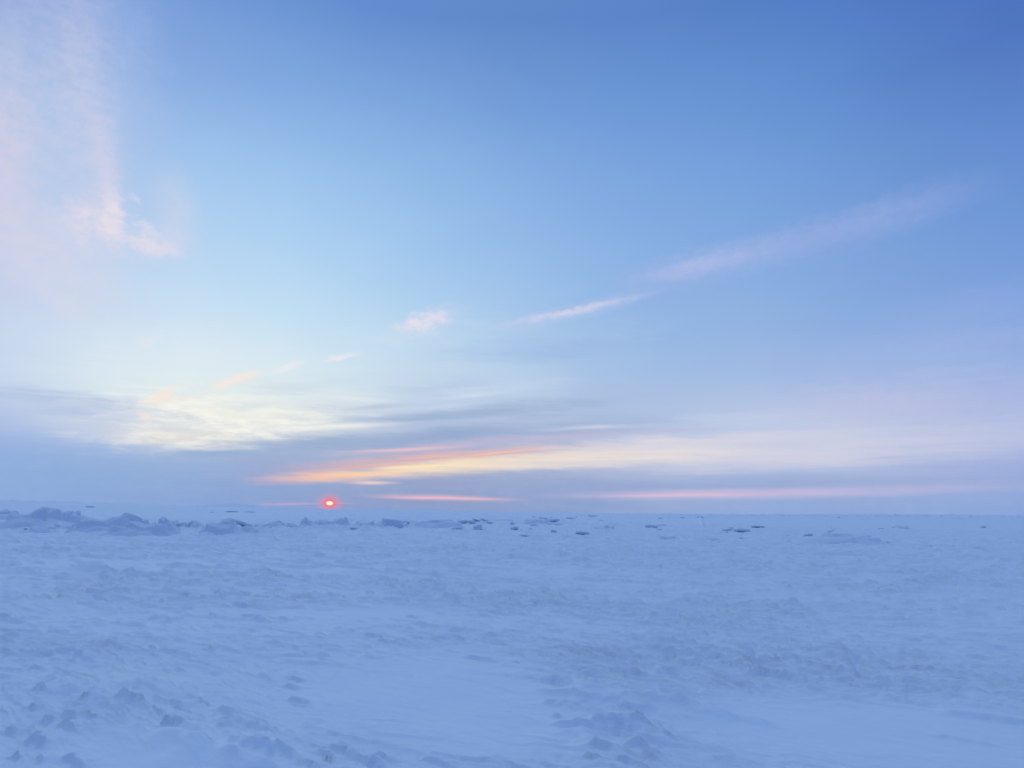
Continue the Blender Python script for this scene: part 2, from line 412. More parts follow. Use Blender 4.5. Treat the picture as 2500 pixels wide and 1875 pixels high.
def mound_mesh(name, w, d, h, seed, sharp=1.0, skew=0.0):
    rd = random.Random(seed)
    nr_, na_ = 40, 84
    rad = [(i / (nr_ - 1)) ** .85 for i in range(nr_)]
    X = np.array([[r_ * math.cos(2 * math.pi * j / na_) for j in range(na_)] for r_ in rad])
    Y = np.array([[r_ * math.sin(2 * math.pi * j / na_) for j in range(na_)] for r_ in rad])
    R2 = X * X + Y * Y
    wxx = X + .10 * perlin(X * 2.3 + seed, Y * 2.3, 91); wyy = Y + .10 * perlin(X * 2.3, Y * 2.3 + seed, 92)
    Z = .66 * (1 - R2) + 0 * X
    n = rd.choice([6, 7, 8, 9])
    for i in range(n):
        if i == 0: cx, cy, hc = -skew, rd.uniform(0, .3), 1.0
        else:
            t = rd.uniform(0, 2 * math.pi); q = rd.uniform(.15, .72); cx, cy = q * math.cos(t), q * math.sin(t)
            hc = (1 - q * q) * rd.uniform(.72, 1.05)
        th = rd.uniform(-.6, .6); a_ = rd.uniform(.2, .42); b_ = rd.uniform(.2, .36)
        u = (wxx - cx) * math.cos(th) + (wyy - cy) * math.sin(th); v = -(wxx - cx) * math.sin(th) + (wyy - cy) * math.cos(th)
        e = np.maximum(np.abs(u) / a_, np.abs(v) / b_)
        p = (hc + rd.uniform(-1.4, 1.4) * sharp * u + rd.uniform(-.2, .8) * v) * (1 - sstep(.78, 1.2, e))
        k = .05
        Z = np.where(p > Z, p, Z) + k * np.exp(-np.abs(p - Z) / k) * .5
    Z = Z / Z.max()
    Z = Z + .07 * fbm(X * 2.6 + seed, Y * 2.6, 4, 90) * sharp
    rim = np.hypot(X, Y)
    Z = Z * (1 - sstep(.6, 1, rim)) - .10 * sstep(.85, 1, rim)
    co = np.stack([X * w * .5, Y * d * .5, Z * h], 2).reshape(-1, 3)
    idx = np.arange(nr_ * na_).reshape(nr_, na_); nx_ = np.roll(idx, -1, 1)
    qs = np.stack([idx[:-1].ravel(), nx_[:-1].ravel(), nx_[1:].ravel(), idx[1:].ravel()], 1)
    me = bpy.data.meshes.new(name)
    return co, qs[:, ::-1]

def face_to_cam(x, y):
    return -math.atan2(x, y)

def place_mound(cx, base, top, wpx, label, seed, depth=.7, cat='snow mound', group=None, sharp=1.0, skew=0.0, name='snow_mound'):
    """a snow-covered heap: cx, base, top, width in photo pixels"""
    x, y = ground_at(cx, base)
    D = math.hypot(x, y)
    w = wpx / FPX * D; h = (base - top) / FPX * D
    d = w * depth
    f = 1 + d * .35 / D
    x *= f; y *= f
    co, qs = mound_mesh(name, w * 1.42, d * 1.4, h * 1.10, seed, sharp, skew)
    o = mesh_from(name, co, qs[:, ::-1], SNOW2)
    o.location = (x, y, min(tz(x, y), .05) - .03)
    o.rotation_euler = (0, 0, face_to_cam(x, y))
    o['label'] = label; o['category'] = cat
    if group: o['group'] = group
    return o

def place_slab(cx, base, wpx, hpx, label, proto, pitch=12, roll=0, yaw=0, cat='ice block', group=None, lift=0.0, cap=True, name='ice_block', frost=False):
    """a slab of sea ice: near edge raised by pitch, width and overall height in photo pixels"""
    x, y = ground_at(cx, base)
    D = math.hypot(x, y)
    w = wpx / FPX * D; hh = max(.06, hpx / FPX * D)
    a, b, th = (CHUNKS[proto % len(CHUNKS)] if frost else PROTOS[proto % len(PROTOS)]); pitch = pitch * .3
    root = bpy.data.objects.new(name, None); COL.objects.link(root)
    root.empty_display_size = .2
    sx = w; sy = w * random.uniform(.8, 1.1)
    # thickness so that tilt and thickness together give the height
    rise = abs(math.sin(R(pitch))) * sy * .8 * .5 + abs(math.sin(R(roll))) * sx * .5
    t = max(.35 * hh, hh - rise)
    sz = t / (th + .18)
    e = Euler((R(-pitch), R(roll), 0)).to_matrix()
    corners = [e @ Vector((i * sx * .5, j * sy * .4, 0)) for i in (-1, 1) for j in (-1, 1)]
    low = min(c.z for c in corners)
    x *= 1 + sy * .35 / D; y *= 1 + sy * .35 / D
    root.location = (x, y, tz(x, y) - low - .45 * hh + lift)
    root.rotation_euler = (Matrix.Rotation(face_to_cam(x, y) + R(yaw), 3, 'Z') @ e).to_euler()
    for nm, me in (('ice', a), ('snow_cover', b)):
        if nm == 'snow_cover' and not cap: continue
        c = bpy.data.objects.new(nm, me); COL.objects.link(c)
        c.scale = (sx, sy, sz); c.parent = root
    root['label'] = label; root['category'] = cat
    if group: root['group'] = group
    return root

# --- the pressure ridge on the left, left to right (photo pixels)
def M(*a, **k): JOBS.append((place_mound, a, k))
M(6, 1271, 1251, 52, 'rounded snow heap cut off by the left edge of the picture', 1)
M(88, 1296, 1252, 120, 'broad domed snow heap, widest of the far left end of the ice ridge', 2, .5)
M(168, 1286, 1256, 60, 'pointed snow-covered heap with a grey-blue hollow on its right slope', 3, .7, skew=.3)
M(150, 1300, 1284, 70, 'low snow bulge at the foot of the pointed heap near the left end', 4, .5)
M(245, 1307, 1266, 110, 'long snow-covered heap with a ragged flat top left of the upright ice block', 5, .5, skew=-.3)
M(205, 1300, 1272, 50, 'small knob of snow on the left shoulder of the flat-topped heap', 6, .7)
M(335, 1312, 1282, 120, 'low wide snow slope in front of the upright ice block', 7, .4)
M(398, 1310, 1270, 68, 'rounded snow heap between the upright block and the dark-edged slabs', 8, .7)
M(432, 1300, 1277, 70, 'snow cushion lying above the first dark-edged slab of the ridge', 9, .6)
M(483, 1306, 1279, 46, 'squarish snowy lump leaning left just before the tallest ridge mound', 10, .7, skew=.3)
M(535, 1312, 1275, 92, 'tall smooth mound with a broad grey face at the middle of the left ridge', 11, .6)
M(585, 1311, 1288, 90, 'low snow slope under the long dark slab right of the tall smooth mound', 12, .45)
M(600, 1290, 1279, 44, 'small snow hump behind the long dark slab', 13, .6)
M(668, 1298, 1275, 60, 'low flattened snow heap beside the small dark stub of ice', 14, .6)
M(710, 1301, 1280, 60, 'shallow snow heap just left of the peaked heap under the sun', 15, .5)
M(748, 1296, 1268, 44, 'steep peaked snow heap just right below the sun', 16, .7, skew=.25)
M(780, 1294, 1272, 60, 'broken snowy heap with a dark hollow right of the peaked heap', 17, .6)
M(838, 1292, 1267, 50, 'small craggy heap with a notched crest right of the sun', 18, .7)
M(895, 1294, 1275, 74, 'broad flat-topped snow heap next to the cracked block', 19, .5)
M(810, 1298, 1285, 60, 'low rubble bank of snow below the notched heap', 20, .5)
M(628, 1303, 1283, 70, 'low snow swell joining the long dark slab to the flattened heap', 41, .5)
M(868, 1297, 1280, 60, 'small snow swell between the notched heap and the flat-topped heap', 42, .5)
M(345, 1300, 1277, 46, 'snow lump right behind the upright ice block', 43, .6)
M(112, 1304, 1290, 90, 'low apron of snow below the broad domed heap', 44, .4, sharp=.6)
M(985, 1294, 1281, 50, 'snowy lump touching the right side of the large squared block', 45, .6)
M(1000, 1288, 1274, 60, 'low rubbly snow rise right of the cracked block', 22, .6)
M(1075, 1292, 1273, 110, 'wide shallow rubble rise under the left pink cloud strip', 23, .5)
M(1210, 1276, 1268, 90, 'flat snowy rubble rise far out, right of the left pink strip', 24, .5)
M(1310, 1283, 1268, 70, 'snow heap with dark pits on its crest in the mid rubble field', 25, .6)
M(1475, 1296, 1283, 54, 'lone rounded snow heap right of the mid rubble field', 26, .7)
M(1636, 1319, 1311, 46, 'low blue-grey hump below the end of the curved trail', 27, .5)
M(1735, 1322, 1314, 44, 'small hump with dark foot below the two flat dark slabs', 28, .5)
M(2050, 1328, 1307, 170, 'wide low drift under the leaning ice shard', 29, .4, sharp=.5)
M(2200, 1292, 1284, 36, 'small lone cone of snow far out on the right plain', 30, .8)
M(2165, 1330, 1322, 24, 'tiny hump right of the wide low drift', 31, .7)
M(2410, 1341, 1335, 90, 'long low drift line at the far right', 32, .35, sharp=.6)

def S(*a, **k): JOBS.append((place_slab, a, k))
S(320, 1285, 52, 29, 'upright pale ice block with a slanting top, standing on the left ridge', 0, 30, 24, 10, frost=True)
S(283, 1276, 20, 10, 'small sharp ice tip at the right end of the flat-topped heap', 1, 10, -30, frost=True)
S(425, 1303, 52, 12, 'slab with a dark grey-green underside, lowest in the ridge left of the tall mound', 2, 24, -14)
S(457, 1300, 30, 16, 'narrow tilted slab wedged between two snow heaps left of the tall mound', 3, 30, -34, frost=True)
S(478, 1303, 28, 12, 'small slab with dark foot right of the wedged slab', 4, 20, -18, frost=True)
S(590, 1298, 62, 16, 'long dark slab sloping down to the right of the tall mound', 5, 26, 18)
S(603, 1307, 36, 7, 'thin slab lying flat below the long dark sloping slab', 6, 18, 4)
S(608, 1286, 30, 6, 'thin dark-edged slab behind the long sloping slab', 7, 20, 3)
S(686, 1299, 9, 10, 'tiny dark upright stub of ice in the snow left of the sun', 8, 4, 5, cap=False)
S(790, 1289, 26, 8, 'dark slab edge in the hollow of the broken heap below the sun', 9, 30, 8)
S(862, 1300, 30, 6, 'thin dark slab lying in front of the flat-topped heap', 0, 24, 4)
S(950, 1294, 58, 28, 'large squared block with a crack down its left side', 3, 6, 6, -12, frost=True)
S(922, 1290, 16, 12, 'narrow broken piece beside the crack of the large squared block', 4, 14, -30, frost=True)
S(990, 1281, 18, 7, 'small dark-edged chunk right behind the large squared block', 5, 26, 5)
S(1014, 1278, 30, 8, 'flat chunk on the rubbly rise right of the large squared block', 6, 12, 6)
S(1037, 1286, 22, 7, 'small dark wedge in the snow left of the long dark slit', 7, 28, -4)
S(1050, 1271, 14, 4, 'tiny dark chunk far out above the rubble rise', 8, 25)
S(1062, 1273, 12, 4, 'tiny chunk just right of another tiny dark chunk above the rubble rise', 9, 22)
S(1140, 1282, 44, 9, 'wide thin slab with a long dark slit below it', 1, 20, 2)
S(1145, 1277, 16, 9, 'stubby dark block standing on the wide thin slab', 2, 18, 8, cap=False)
S(1162, 1278, 20, 6, 'dark tilted sliver right of the stubby dark block', 3, 26, 14)
S(1182, 1278, 22, 6, 'tilted sliver farther right in the same rubble row', 4, 26, 14)
S(1197, 1281, 22, 5, 'last thin dark sliver of the rubble row', 5, 24, 8)
S(1116, 1296, 36, 8, 'ragged slab with dark left end in front of the long dark slit', 6, 22, -6)
S(1166, 1297, 28, 18, 'snowy slab with a steep right edge nearest below the rubble row', 7, 10, -16, frost=True)
S(1250, 1279, 10, 5, 'tiny dark stone-like ice chunk upper of a close pair', 8, 25)
S(1251, 1285, 12, 4, 'tiny dark ice chunk lower of a close pair', 9, 25)
S(1256, 1296, 22, 9, 'dark-edged block lying alone below the close pair of tiny chunks', 0, 22, -8, frost=True)
S(1297, 1284, 24, 5, 'slab with dark lower edge in the middle of the rubble field', 1, 24)
S(1282, 1311, 28, 5, 'nearest thin dark slab below the mid rubble field', 2, 20, 3)
S(1303, 1264, 10, 4, 'dark speck of ice far out in the mid rubble field', 3, 20)
S(1327, 1271, 24, 7, 'flat dark-edged slab behind the two darkest slabs', 4, 20, 4)
S(1348, 1280, 32, 9, 'darkest slab of the rubble field, left of a touching pair', 5, 24, -6)
S(1366, 1285, 26, 7, 'dark slab lower right of a touching pair in the rubble field', 6, 26, 3)
S(1394, 1268, 26, 5, 'dark flat slab at the upper right of the rubble field', 7, 20, 4)
S(1351, 1302, 18, 8, 'small snowy slab with dark right end below the touching pair', 8, 18, 14, frost=True)
S(1419, 1309, 36, 9, 'snow-covered slab with grey front edge below the rubble field', 9, 22, 5, frost=True)
S(1424, 1325, 32, 7, 'pale flat slab lowest of the mid rubble field', 0, 16, -6)
S(1446, 1263, 22, 4, 'thin dark strip of ice near the horizon above the lone snow heap', 1, 14)
S(1483, 1318, 16, 5, 'small dark chunk with a faint tail, right of the pale flat slab', 2, 24, -6)
S(1590, 1291, 30, 9, 'isolated dark oval slab left of the curved trail', 3, 24, 4)
S(1617, 1285, 22, 4, 'thin pale slab just behind the isolated dark oval slab', 4, 16)
S(1609, 1295, 12, 4, 'tiny chunk lower right of the isolated dark oval slab', 5, 22, -6)
S(1612, 1267, 12, 3, 'dark speck near the horizon above the isolated oval slab', 6, 18)
S(1666, 1266, 12, 3, 'dark speck near the horizon left of the top of the trail', 7, 18)
S(1708, 1266, 16, 3.5, 'dark speck touching the top of the trail', 8, 18)
S(1776, 1300, 26, 8, 'crumbled pale chunk at the left of the cluster right of the trail', 9, 20, -8)
S(1785, 1299, 18, 10, 'darkest jagged chunk in the cluster right of the trail', 0, 26, -22)
S(1770, 1303, 14, 4, 'tiny chunk at the foot of the cluster right of the trail', 1, 20)
S(1811, 1302, 38, 8, 'flat dark slab at the right of the cluster right of the trail', 2, 20, 2)
S(1851, 1289, 32, 5, 'thin dark slab farther out behind the cluster', 3, 20, 2)
S(1811, 1318, 10, 5, 'single very dark pebble-sized chunk below the flat dark slab', 4, 26, 10)
S(1869, 1307, 14, 3, 'tiny dark chip right of the flat dark slab', 5, 20)
S(1921, 1313, 14, 4.5, 'small round chunk halfway to the leaning shard', 6, 20)
S(1972, 1312, 26, 8, 'pale chunk with dark curved foot just left of the leaning shard', 7, 20, -10, frost=True)
S(2022, 1314, 30, 7, 'long ice shard leaning up to the right out of the low drift', 8, 16, -26, lift=.10)
S(2152, 1291, 12, 3, 'dark chip left of the lone cone of snow', 9, 20)
S(2400, 1291, 14, 4, 'small dark chunk far out near the right edge', 0, 24)
S(2268, 1334, 14, 4, 'small dark chunk at the left end of the long low drift line', 1, 24)
S(2395, 1340, 34, 4, 'thin dark slab in the long low drift line', 2, 20)
S(565, 1252, 26, 4, 'long dark slab far out behind the tall mound, left of a far pair', 3, 16)
S(610, 1253, 24, 3.5, 'long dark slab far out behind the tall mound, right of a far pair', 4, 16)
S(218, 1244, 14, 4, 'dark chunk far out behind the flat-topped heap', 5, 18)
S(48, 1270, 14, 5, 'small dark chunk in the saddle left of the broad domed heap', 6, 26, -8)
S(179, 1269, 30, 6, 'dark slab sunk in the right slope of the pointed heap', 7, 30, 10)
S(147, 1296, 24, 6, 'dark broken edge at the foot of the pointed heap', 8, 24, -8)
S(252, 1291, 18, 8, 'small tilted slab standing out of the flat-topped heap', 9, 30, -24, frost=True)
S(373, 1296, 20, 4, 'thin dark edge low on the rounded heap left of the dark slabs', 0, 24)
S(405, 1306, 14, 5, 'small dark chip at the foot of the lowest dark slab', 1, 24)

# --- uncounted-by-name rubble: small pieces that nothing tells apart, in groups by where they lie
def scatter(n, xr, yr, wr, label, group, seed, ypow=1.0):
    rd = random.Random(seed)
    for i in range(n):
        cx = rd.uniform(*xr); f = (cx - xr[0]) / (xr[1] - xr[0])
        hor = 1250 + .0126 * (cx - 1250)
        base = hor + yr[0] + (yr[1] - yr[0]) * rd.random() ** ypow
        w = .62 * rd.uniform(*wr) * (.6 + .4 * (base - hor) / yr[1])
        S(cx, base, w, w * rd.uniform(.15, .3), label, rd.randrange(10), rd.uniform(10, 28), rd.uniform(-16, 16), rd.uniform(-30, 30), group=group, frost=rd.random() < .6)
scatter(26, (640, 1010), (34, 50), (8, 22), 'small snowy ice fragment in the ridge below and right of the sun', 'ice fragments in the ridge by the sun', 3)
scatter(26, (20, 640), (44, 64), (8, 20), 'small snowy ice fragment along the foot of the left ridge', 'ice fragments at the foot of the left ridge', 4)
scatter(30, (1000, 1480), (10, 46), (7, 24), 'small ice fragment scattered over the mid rubble field', 'ice fragments in the mid rubble field', 5)
scatter(14, (960, 1700), (5, 14), (6, 18), 'dark ice fragment far out just under the middle of the horizon', 'far ice fragments under the horizon', 6)
scatter(12, (1750, 2500), (2.5, 8), (7, 20), 'dark ice fragment in the low ridge under the right horizon', 'far ice fragments under the right horizon', 7)
scatter(9, (60, 900), (6, 22), (7, 18), 'small ice fragment on the plain behind the left ridge', 'ice fragments behind the left ridge', 8)
scatter(8, (1480, 2400), (22, 80), (6, 14), 'small snowy ice fragment on the open plain right of the rubble', 'ice fragments on the right plain', 9)


for fn, a, k in JOBS:
    if fn is place_mound: cx_, b_, h_, w_ = a[0], a[1], (a[1] - a[2]) * .10, a[3] * 1.3
    else: cx_, b_, h_, w_ = a[0], a[1], a[3] * .42, a[2] * 1.2
    x_, y_ = ground_at(cx_, b_); D_ = math.hypot(x_, y_); W_ = w_ / FPX * D_ * .5
    f_ = 1 + W_ * 1.1 / D_
    BUMPS.append((x_ * f_, y_ * f_, W_, min(.5, h_ / FPX * D_)))
def radial_steps():
    r = [.4]
    while r[-1] < 12000:
        q = r[-1]
        if q < 4.3: k = 1.06
        elif q < 14: k = 1.0028
        elif q < 40: k = 1.0042
        elif q < 110: k = 1.0045
        elif 500 < q < 620: k = 1.004
        elif q < 1200: k = 1.011
        else: k = 1.04
        r.append(q * k)
    return np.array(r)
rs = radial_steps()
az_f = np.arange(-41, 41.001, .085)
az_b = np.concatenate([np.arange(42, 60, 2), np.arange(60, 300, 6), np.arange(300, 318.5, 2)])
azs = np.radians(np.concatenate([az_f, az_b]))
na, nr = len(azs), len(rs)
RR, AA = np.meshgrid(rs, azs, indexing='ij')
GX = RR * np.sin(AA); GY = RR * np.cos(AA)
GZ = terrain(GX.ravel(), GY.ravel()).reshape(GX.shape)
co = np.stack([GX.ravel(), GY.ravel(), GZ.ravel()], 1)
CRUST = np.append(np.clip(.22 + LAST['m'] * .55, .2, .75), .5).astype(np.float32)
idx = np.arange(nr * na).reshape(nr, na)
nxt = np.roll(idx, -1, axis=1)
q = np.stack([idx[:-1].ravel(), idx[1:].ravel(), nxt[1:].ravel(), nxt[:-1].ravel()], 1)
# centre cap: one point
co = np.vstack([co, [[0, 0, float(GZ[0].mean())]]])
cidx = nr * na
cap = np.stack([np.full(na // 2, cidx), idx[0][0:na - 1:2][:na // 2], idx[0][1::2][:na // 2], np.roll(idx[0], -2)[0:na - 1:2][:na // 2]], 1)
q = np.vstack([q, cap])
ground = mesh_from('snow_ground', co, q[:, ::-1], SNOW)
ca = ground.data.attributes.new('crust', 'FLOAT', 'POINT'); ca.data.foreach_set('value', CRUST)
ground['kind'] = 'structure'; ground['label'] = 'wind-carved snow covering the frozen sea ice'
print('ground verts', len(co))


for fn, a, k in JOBS: fn(*a, **k)

# ------------------------------------------------------------------ sky (world)
K = 2500 / 2212.0
def srgb(c):
    return [((v / 255) / 12.92 if v / 255 <= .04045 else ((v / 255 + .055) / 1.055) ** 2.4) for v in c]

SAMPLES = {  # y : [(x, r,g,b)] in the 2212-wide view of the photograph
    -60: [(0, 126, 156, 215), (500, 106, 146, 210), (1100, 86, 128, 196), (1600, 82, 123, 194), (2212, 70, 104, 182)],
    20: [(0, 134, 163, 218), (250, 130, 162, 220), (500, 112, 152, 214), (800, 98, 140, 207), (1100, 92, 134, 198), (1500, 89, 131, 198), (1900, 82, 124, 196), (2212, 78, 114, 188)],
    250: [(0, 160, 188, 228), (300, 150, 185, 232), (600, 142, 182, 231), (900, 130, 169, 224), (1300, 112, 155, 218), (1700, 107, 152, 216), (2212, 96, 136, 205)],
    400: [(0, 172, 200, 235), (500, 165, 203, 240), (900, 148, 188, 232), (1300, 130, 169, 224), (1700, 118, 160, 219), (2212, 108, 147, 212)],
    600: [(0, 190, 208, 235), (500, 188, 217, 243), (900, 165, 202, 238), (1300, 142, 181, 229), (1700, 137, 172, 223), (2212, 122, 159, 219)],
    730: [(0, 200, 217, 238), (300, 207, 226, 243), (700, 198, 224, 242), (1000, 182, 209, 236), (1400, 150, 184, 227), (1800, 142, 176, 224), (2212, 136, 167, 223)],
    850: [(0, 192, 208, 233), (200, 213, 229, 238), (500, 226, 237, 239), (800, 208, 225, 236), (1100, 190, 210, 233), (1400, 165, 189, 226), (1800, 168, 189, 226), (2212, 168, 183, 225)],
    930: [(0, 160, 181, 225), (250, 200, 211, 230), (450, 222, 226, 226), (700, 200, 210, 226), (900, 165, 182, 218), (1200, 168, 183, 217), (1500, 186, 201, 229), (1800, 190, 203, 230), (2212, 178, 190, 228)],
    1000: [(0, 140, 170, 222), (300, 142, 172, 218), (550, 140, 166, 210), (900, 160, 172, 206), (1200, 176, 188, 215), (1500, 190, 199, 224), (1800, 186, 196, 225), (2212, 158, 173, 218)],
    1050: [(0, 142, 172, 223), (500, 138, 165, 212), (900, 144, 159, 196), (1300, 146, 164, 206), (1800, 154, 173, 216), (2212, 148, 168, 216)],
    1098: [(0, 138, 168, 219), (500, 136, 165, 212), (800, 137, 158, 203), (1200, 133, 159, 207), (1700, 134, 164, 214), (2212, 133, 163, 216)],
}
A, C3 = [], []
for y_, row in SAMPLES.items():
    for x_, r_, g_, b_ in row:
        a_, e_ = azel(x_ * K, y_ * K)
        A.append((a_, e_ * 1.8)); C3.append((r_, g_, b_))
A = np.array(A); C3 = np.array(C3, float)
Dm = np.hypot(A[:, None, 0] - A[None, :, 0], A[:, None, 1] - A[None, :, 1])
Wt = np.linalg.solve(Dm + np.eye(len(A)) * -.6, C3)
def base_sky(a, e):
    d = np.hypot(A[:, 0] - a, A[:, 1] - e * 1.8)
    return d @ Wt
ZEN = np.array([180., 213., 248.]); BACK_LO = np.array([66., 96., 166.]); BACK_HI = np.array([70., 108., 186.])  # unseen overhead and rear sky, shaped to brighten snow and darken camera-facing faces
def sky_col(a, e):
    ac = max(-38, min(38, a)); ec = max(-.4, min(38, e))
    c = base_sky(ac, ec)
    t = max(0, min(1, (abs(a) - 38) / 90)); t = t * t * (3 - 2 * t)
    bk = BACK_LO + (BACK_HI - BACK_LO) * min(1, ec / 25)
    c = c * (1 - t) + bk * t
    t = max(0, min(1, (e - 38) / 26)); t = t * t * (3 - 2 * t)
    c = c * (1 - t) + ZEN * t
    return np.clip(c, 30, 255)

w = bpy.data.worlds.new('World'); sc.world = w; w.use_nodes = True
nt = w.node_tree; nt.nodes.clear()
N, L = nt.nodes.new, nt.links.new
def mth(op, a, b=None, c=None, clamp=False):
    n = N('ShaderNodeMath'); n.operation = op; n.use_clamp = clamp
    for i, v in enumerate((a, b, c)):
        if v is None: continue
        if isinstance(v, (int, float)): n.inputs[i].default_value = v
        else: L(v, n.inputs[i])
    return n.outputs[0]
def mrange(v, a, b, c=0., d=1., kind='LINEAR'):
    n = N('ShaderNodeMapRange'); n.interpolation_type = kind; n.clamp = True
    L(v, n.inputs[0])
    for i, q_ in enumerate((a, b, c, d)): n.inputs[i + 1].default_value = q_
    return n.outputs[0]
def mixc(f, a, b):
    n = N('ShaderNodeMix'); n.data_type = 'RGBA'; n.clamp_factor = True
    if isinstance(f, (int, float)): n.inputs[0].default_value = f
    else: L(f, n.inputs[0])
    for i, v in ((6, a), (7, b)):
        if isinstance(v, (tuple, list)): n.inputs[i].default_value = (*v[:3], 1)
        else: L(v, n.inputs[i])
    return n.outputs[2]
tc = N('ShaderNodeTexCoord')
sep = N('ShaderNodeSeparateXYZ'); L(tc.outputs['Generated'], sep.inputs[0])
AZ = mth('MULTIPLY', mth('ARCTAN2', sep.outputs[0], sep.outputs[1]), 180 / math.pi)
EL = mth('MULTIPLY', mth('ARCSINE', sep.outputs[2]), 180 / math.pi)
cxyz = N('ShaderNodeCombineXYZ'); L(AZ, cxyz.inputs[0]); L(EL, cxyz.inputs[1])
def noise(scale_xyz, scale, detail, rough=.5, rot=0, loc=(0, 0, 0)):
    mp = N('ShaderNodeMapping'); mp.inputs['Scale'].default_value = scale_xyz; mp.inputs['Rotation'].default_value = (0, 0, rot); mp.inputs['Location'].default_value = loc
    L(cxyz.outputs[0], mp.inputs['Vector'])
    n = N('ShaderNodeTexNoise'); n.inputs['Scale'].default_value = scale; n.inputs['Detail'].default_value = detail; n.inputs['Roughness'].default_value = rough
    L(mp.outputs[0], n.inputs['Vector'])
    return n
# warp fields: gentle long ones, ragged puffy ones, ragged stretched ones
def vscale(v, sx, sy):
    n = N('ShaderNodeVectorMath'); n.operation = 'SUBTRACT'; L(v, n.inputs[0]); n.inputs[1].default_value = (.5, .5, .5)
    n2 = N('ShaderNodeVectorMath'); n2.operation = 'MULTIPLY'; L(n.outputs[0], n2.inputs[0]); n2.inputs[1].default_value = (sx, sy, 0)
    return n2.outputs[0]
WV_ = vscale(noise((.35, 1.1, 1), .35, 4, .55, R(-6)).outputs['Color'], 6, 1.5)
FV_ = vscale(noise((1, 1.6, 1), 1.2, 6, .66, R(-14)).outputs['Color'], 4.2, 3.0)
GV_ = vscale(noise((.17, 1.5, 1), 1.1, 7, .68, R(-7), (5, 3, 0)).outputs['Color'], 19, 3.3)
ns = noise((.16, 1.7, 1), 1.2, 4, .55, R(-9)); ST = mrange(ns.outputs['Fac'], .32, .68)
ns2 = noise((.10, 2.6, 1), 1.6, 6, .62, R(-7), (3, 1, 0)); ST2 = mrange(ns2.outputs['Fac'], .36, .66)
STX = mth('ADD', mth('MULTIPLY', ST, .5), mth('MULTIPLY', ST2, .5))
nm = noise((.30, 1.25, 1), 1.25, 7, .66, R(-8), (9, 4, 0)); M2 = mrange(nm.outputs['Fac'], .44, .62)
nc = noise((1, 1.3, 1), .9, 7, .66, 0, (4, 2, 0)); CL = mrange(nc.outputs['Fac'], .33, .67)
sepw = N('ShaderNodeSeparateXYZ'); L(WV_, sepw.inputs[0])
AZb = mth('ADD', AZ, mth('MULTIPLY', sepw.outputs[0], .6)); ELb = mth('ADD', EL, mth('MULTIPLY', mth('MULTIPLY', sepw.outputs[1], .8), mrange(EL, 1, 8)))
_pc = {}
def warped(warp, fine, kind):
    wq = min((.15, .45), key=lambda t: abs(t - warp)); fq = min((0, .25, .55), key=lambda t: abs(t - fine))
    key = (wq * 5, fq * 10, kind and fq > 0)
    if key in _pc: return _pc[key]
    n = N('ShaderNodeVectorMath'); n.operation = 'MULTIPLY_ADD'; L(WV_, n.inputs[0]); n.inputs[1].default_value = (key[0] / 5,) * 3; L(cxyz.outputs[0], n.inputs[2])
    o = n.outputs[0]
    if key[1]:
        n = N('ShaderNodeVectorMath'); n.operation = 'MULTIPLY_ADD'; L(GV_ if kind else FV_, n.inputs[0]); n.inputs[1].default_value = (key[1] / 10,) * 3; L(o, n.inputs[2])
        o = n.outputs[0]
    _pc[key] = o
    return o

elst = [-3, 0, 1, 2, 3, 4.2, 5.6, 7.2, 9, 11, 13.5, 16.5, 20, 25, 30, 36, 44, 56, 70, 90]
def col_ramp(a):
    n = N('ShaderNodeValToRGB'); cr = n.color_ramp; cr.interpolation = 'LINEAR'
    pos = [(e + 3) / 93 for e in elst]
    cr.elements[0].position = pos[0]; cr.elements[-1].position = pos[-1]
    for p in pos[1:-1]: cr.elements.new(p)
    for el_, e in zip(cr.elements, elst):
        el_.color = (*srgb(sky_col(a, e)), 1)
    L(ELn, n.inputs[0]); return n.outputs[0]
ELn = mth('DIVIDE', mth('ADD', ELb, 3), 93)
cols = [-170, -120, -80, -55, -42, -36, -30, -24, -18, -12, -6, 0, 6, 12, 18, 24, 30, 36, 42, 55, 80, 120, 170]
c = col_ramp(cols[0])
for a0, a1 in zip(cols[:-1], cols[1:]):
    c = mixc(mrange(AZb, a0, a1), c, col_ramp(a1))

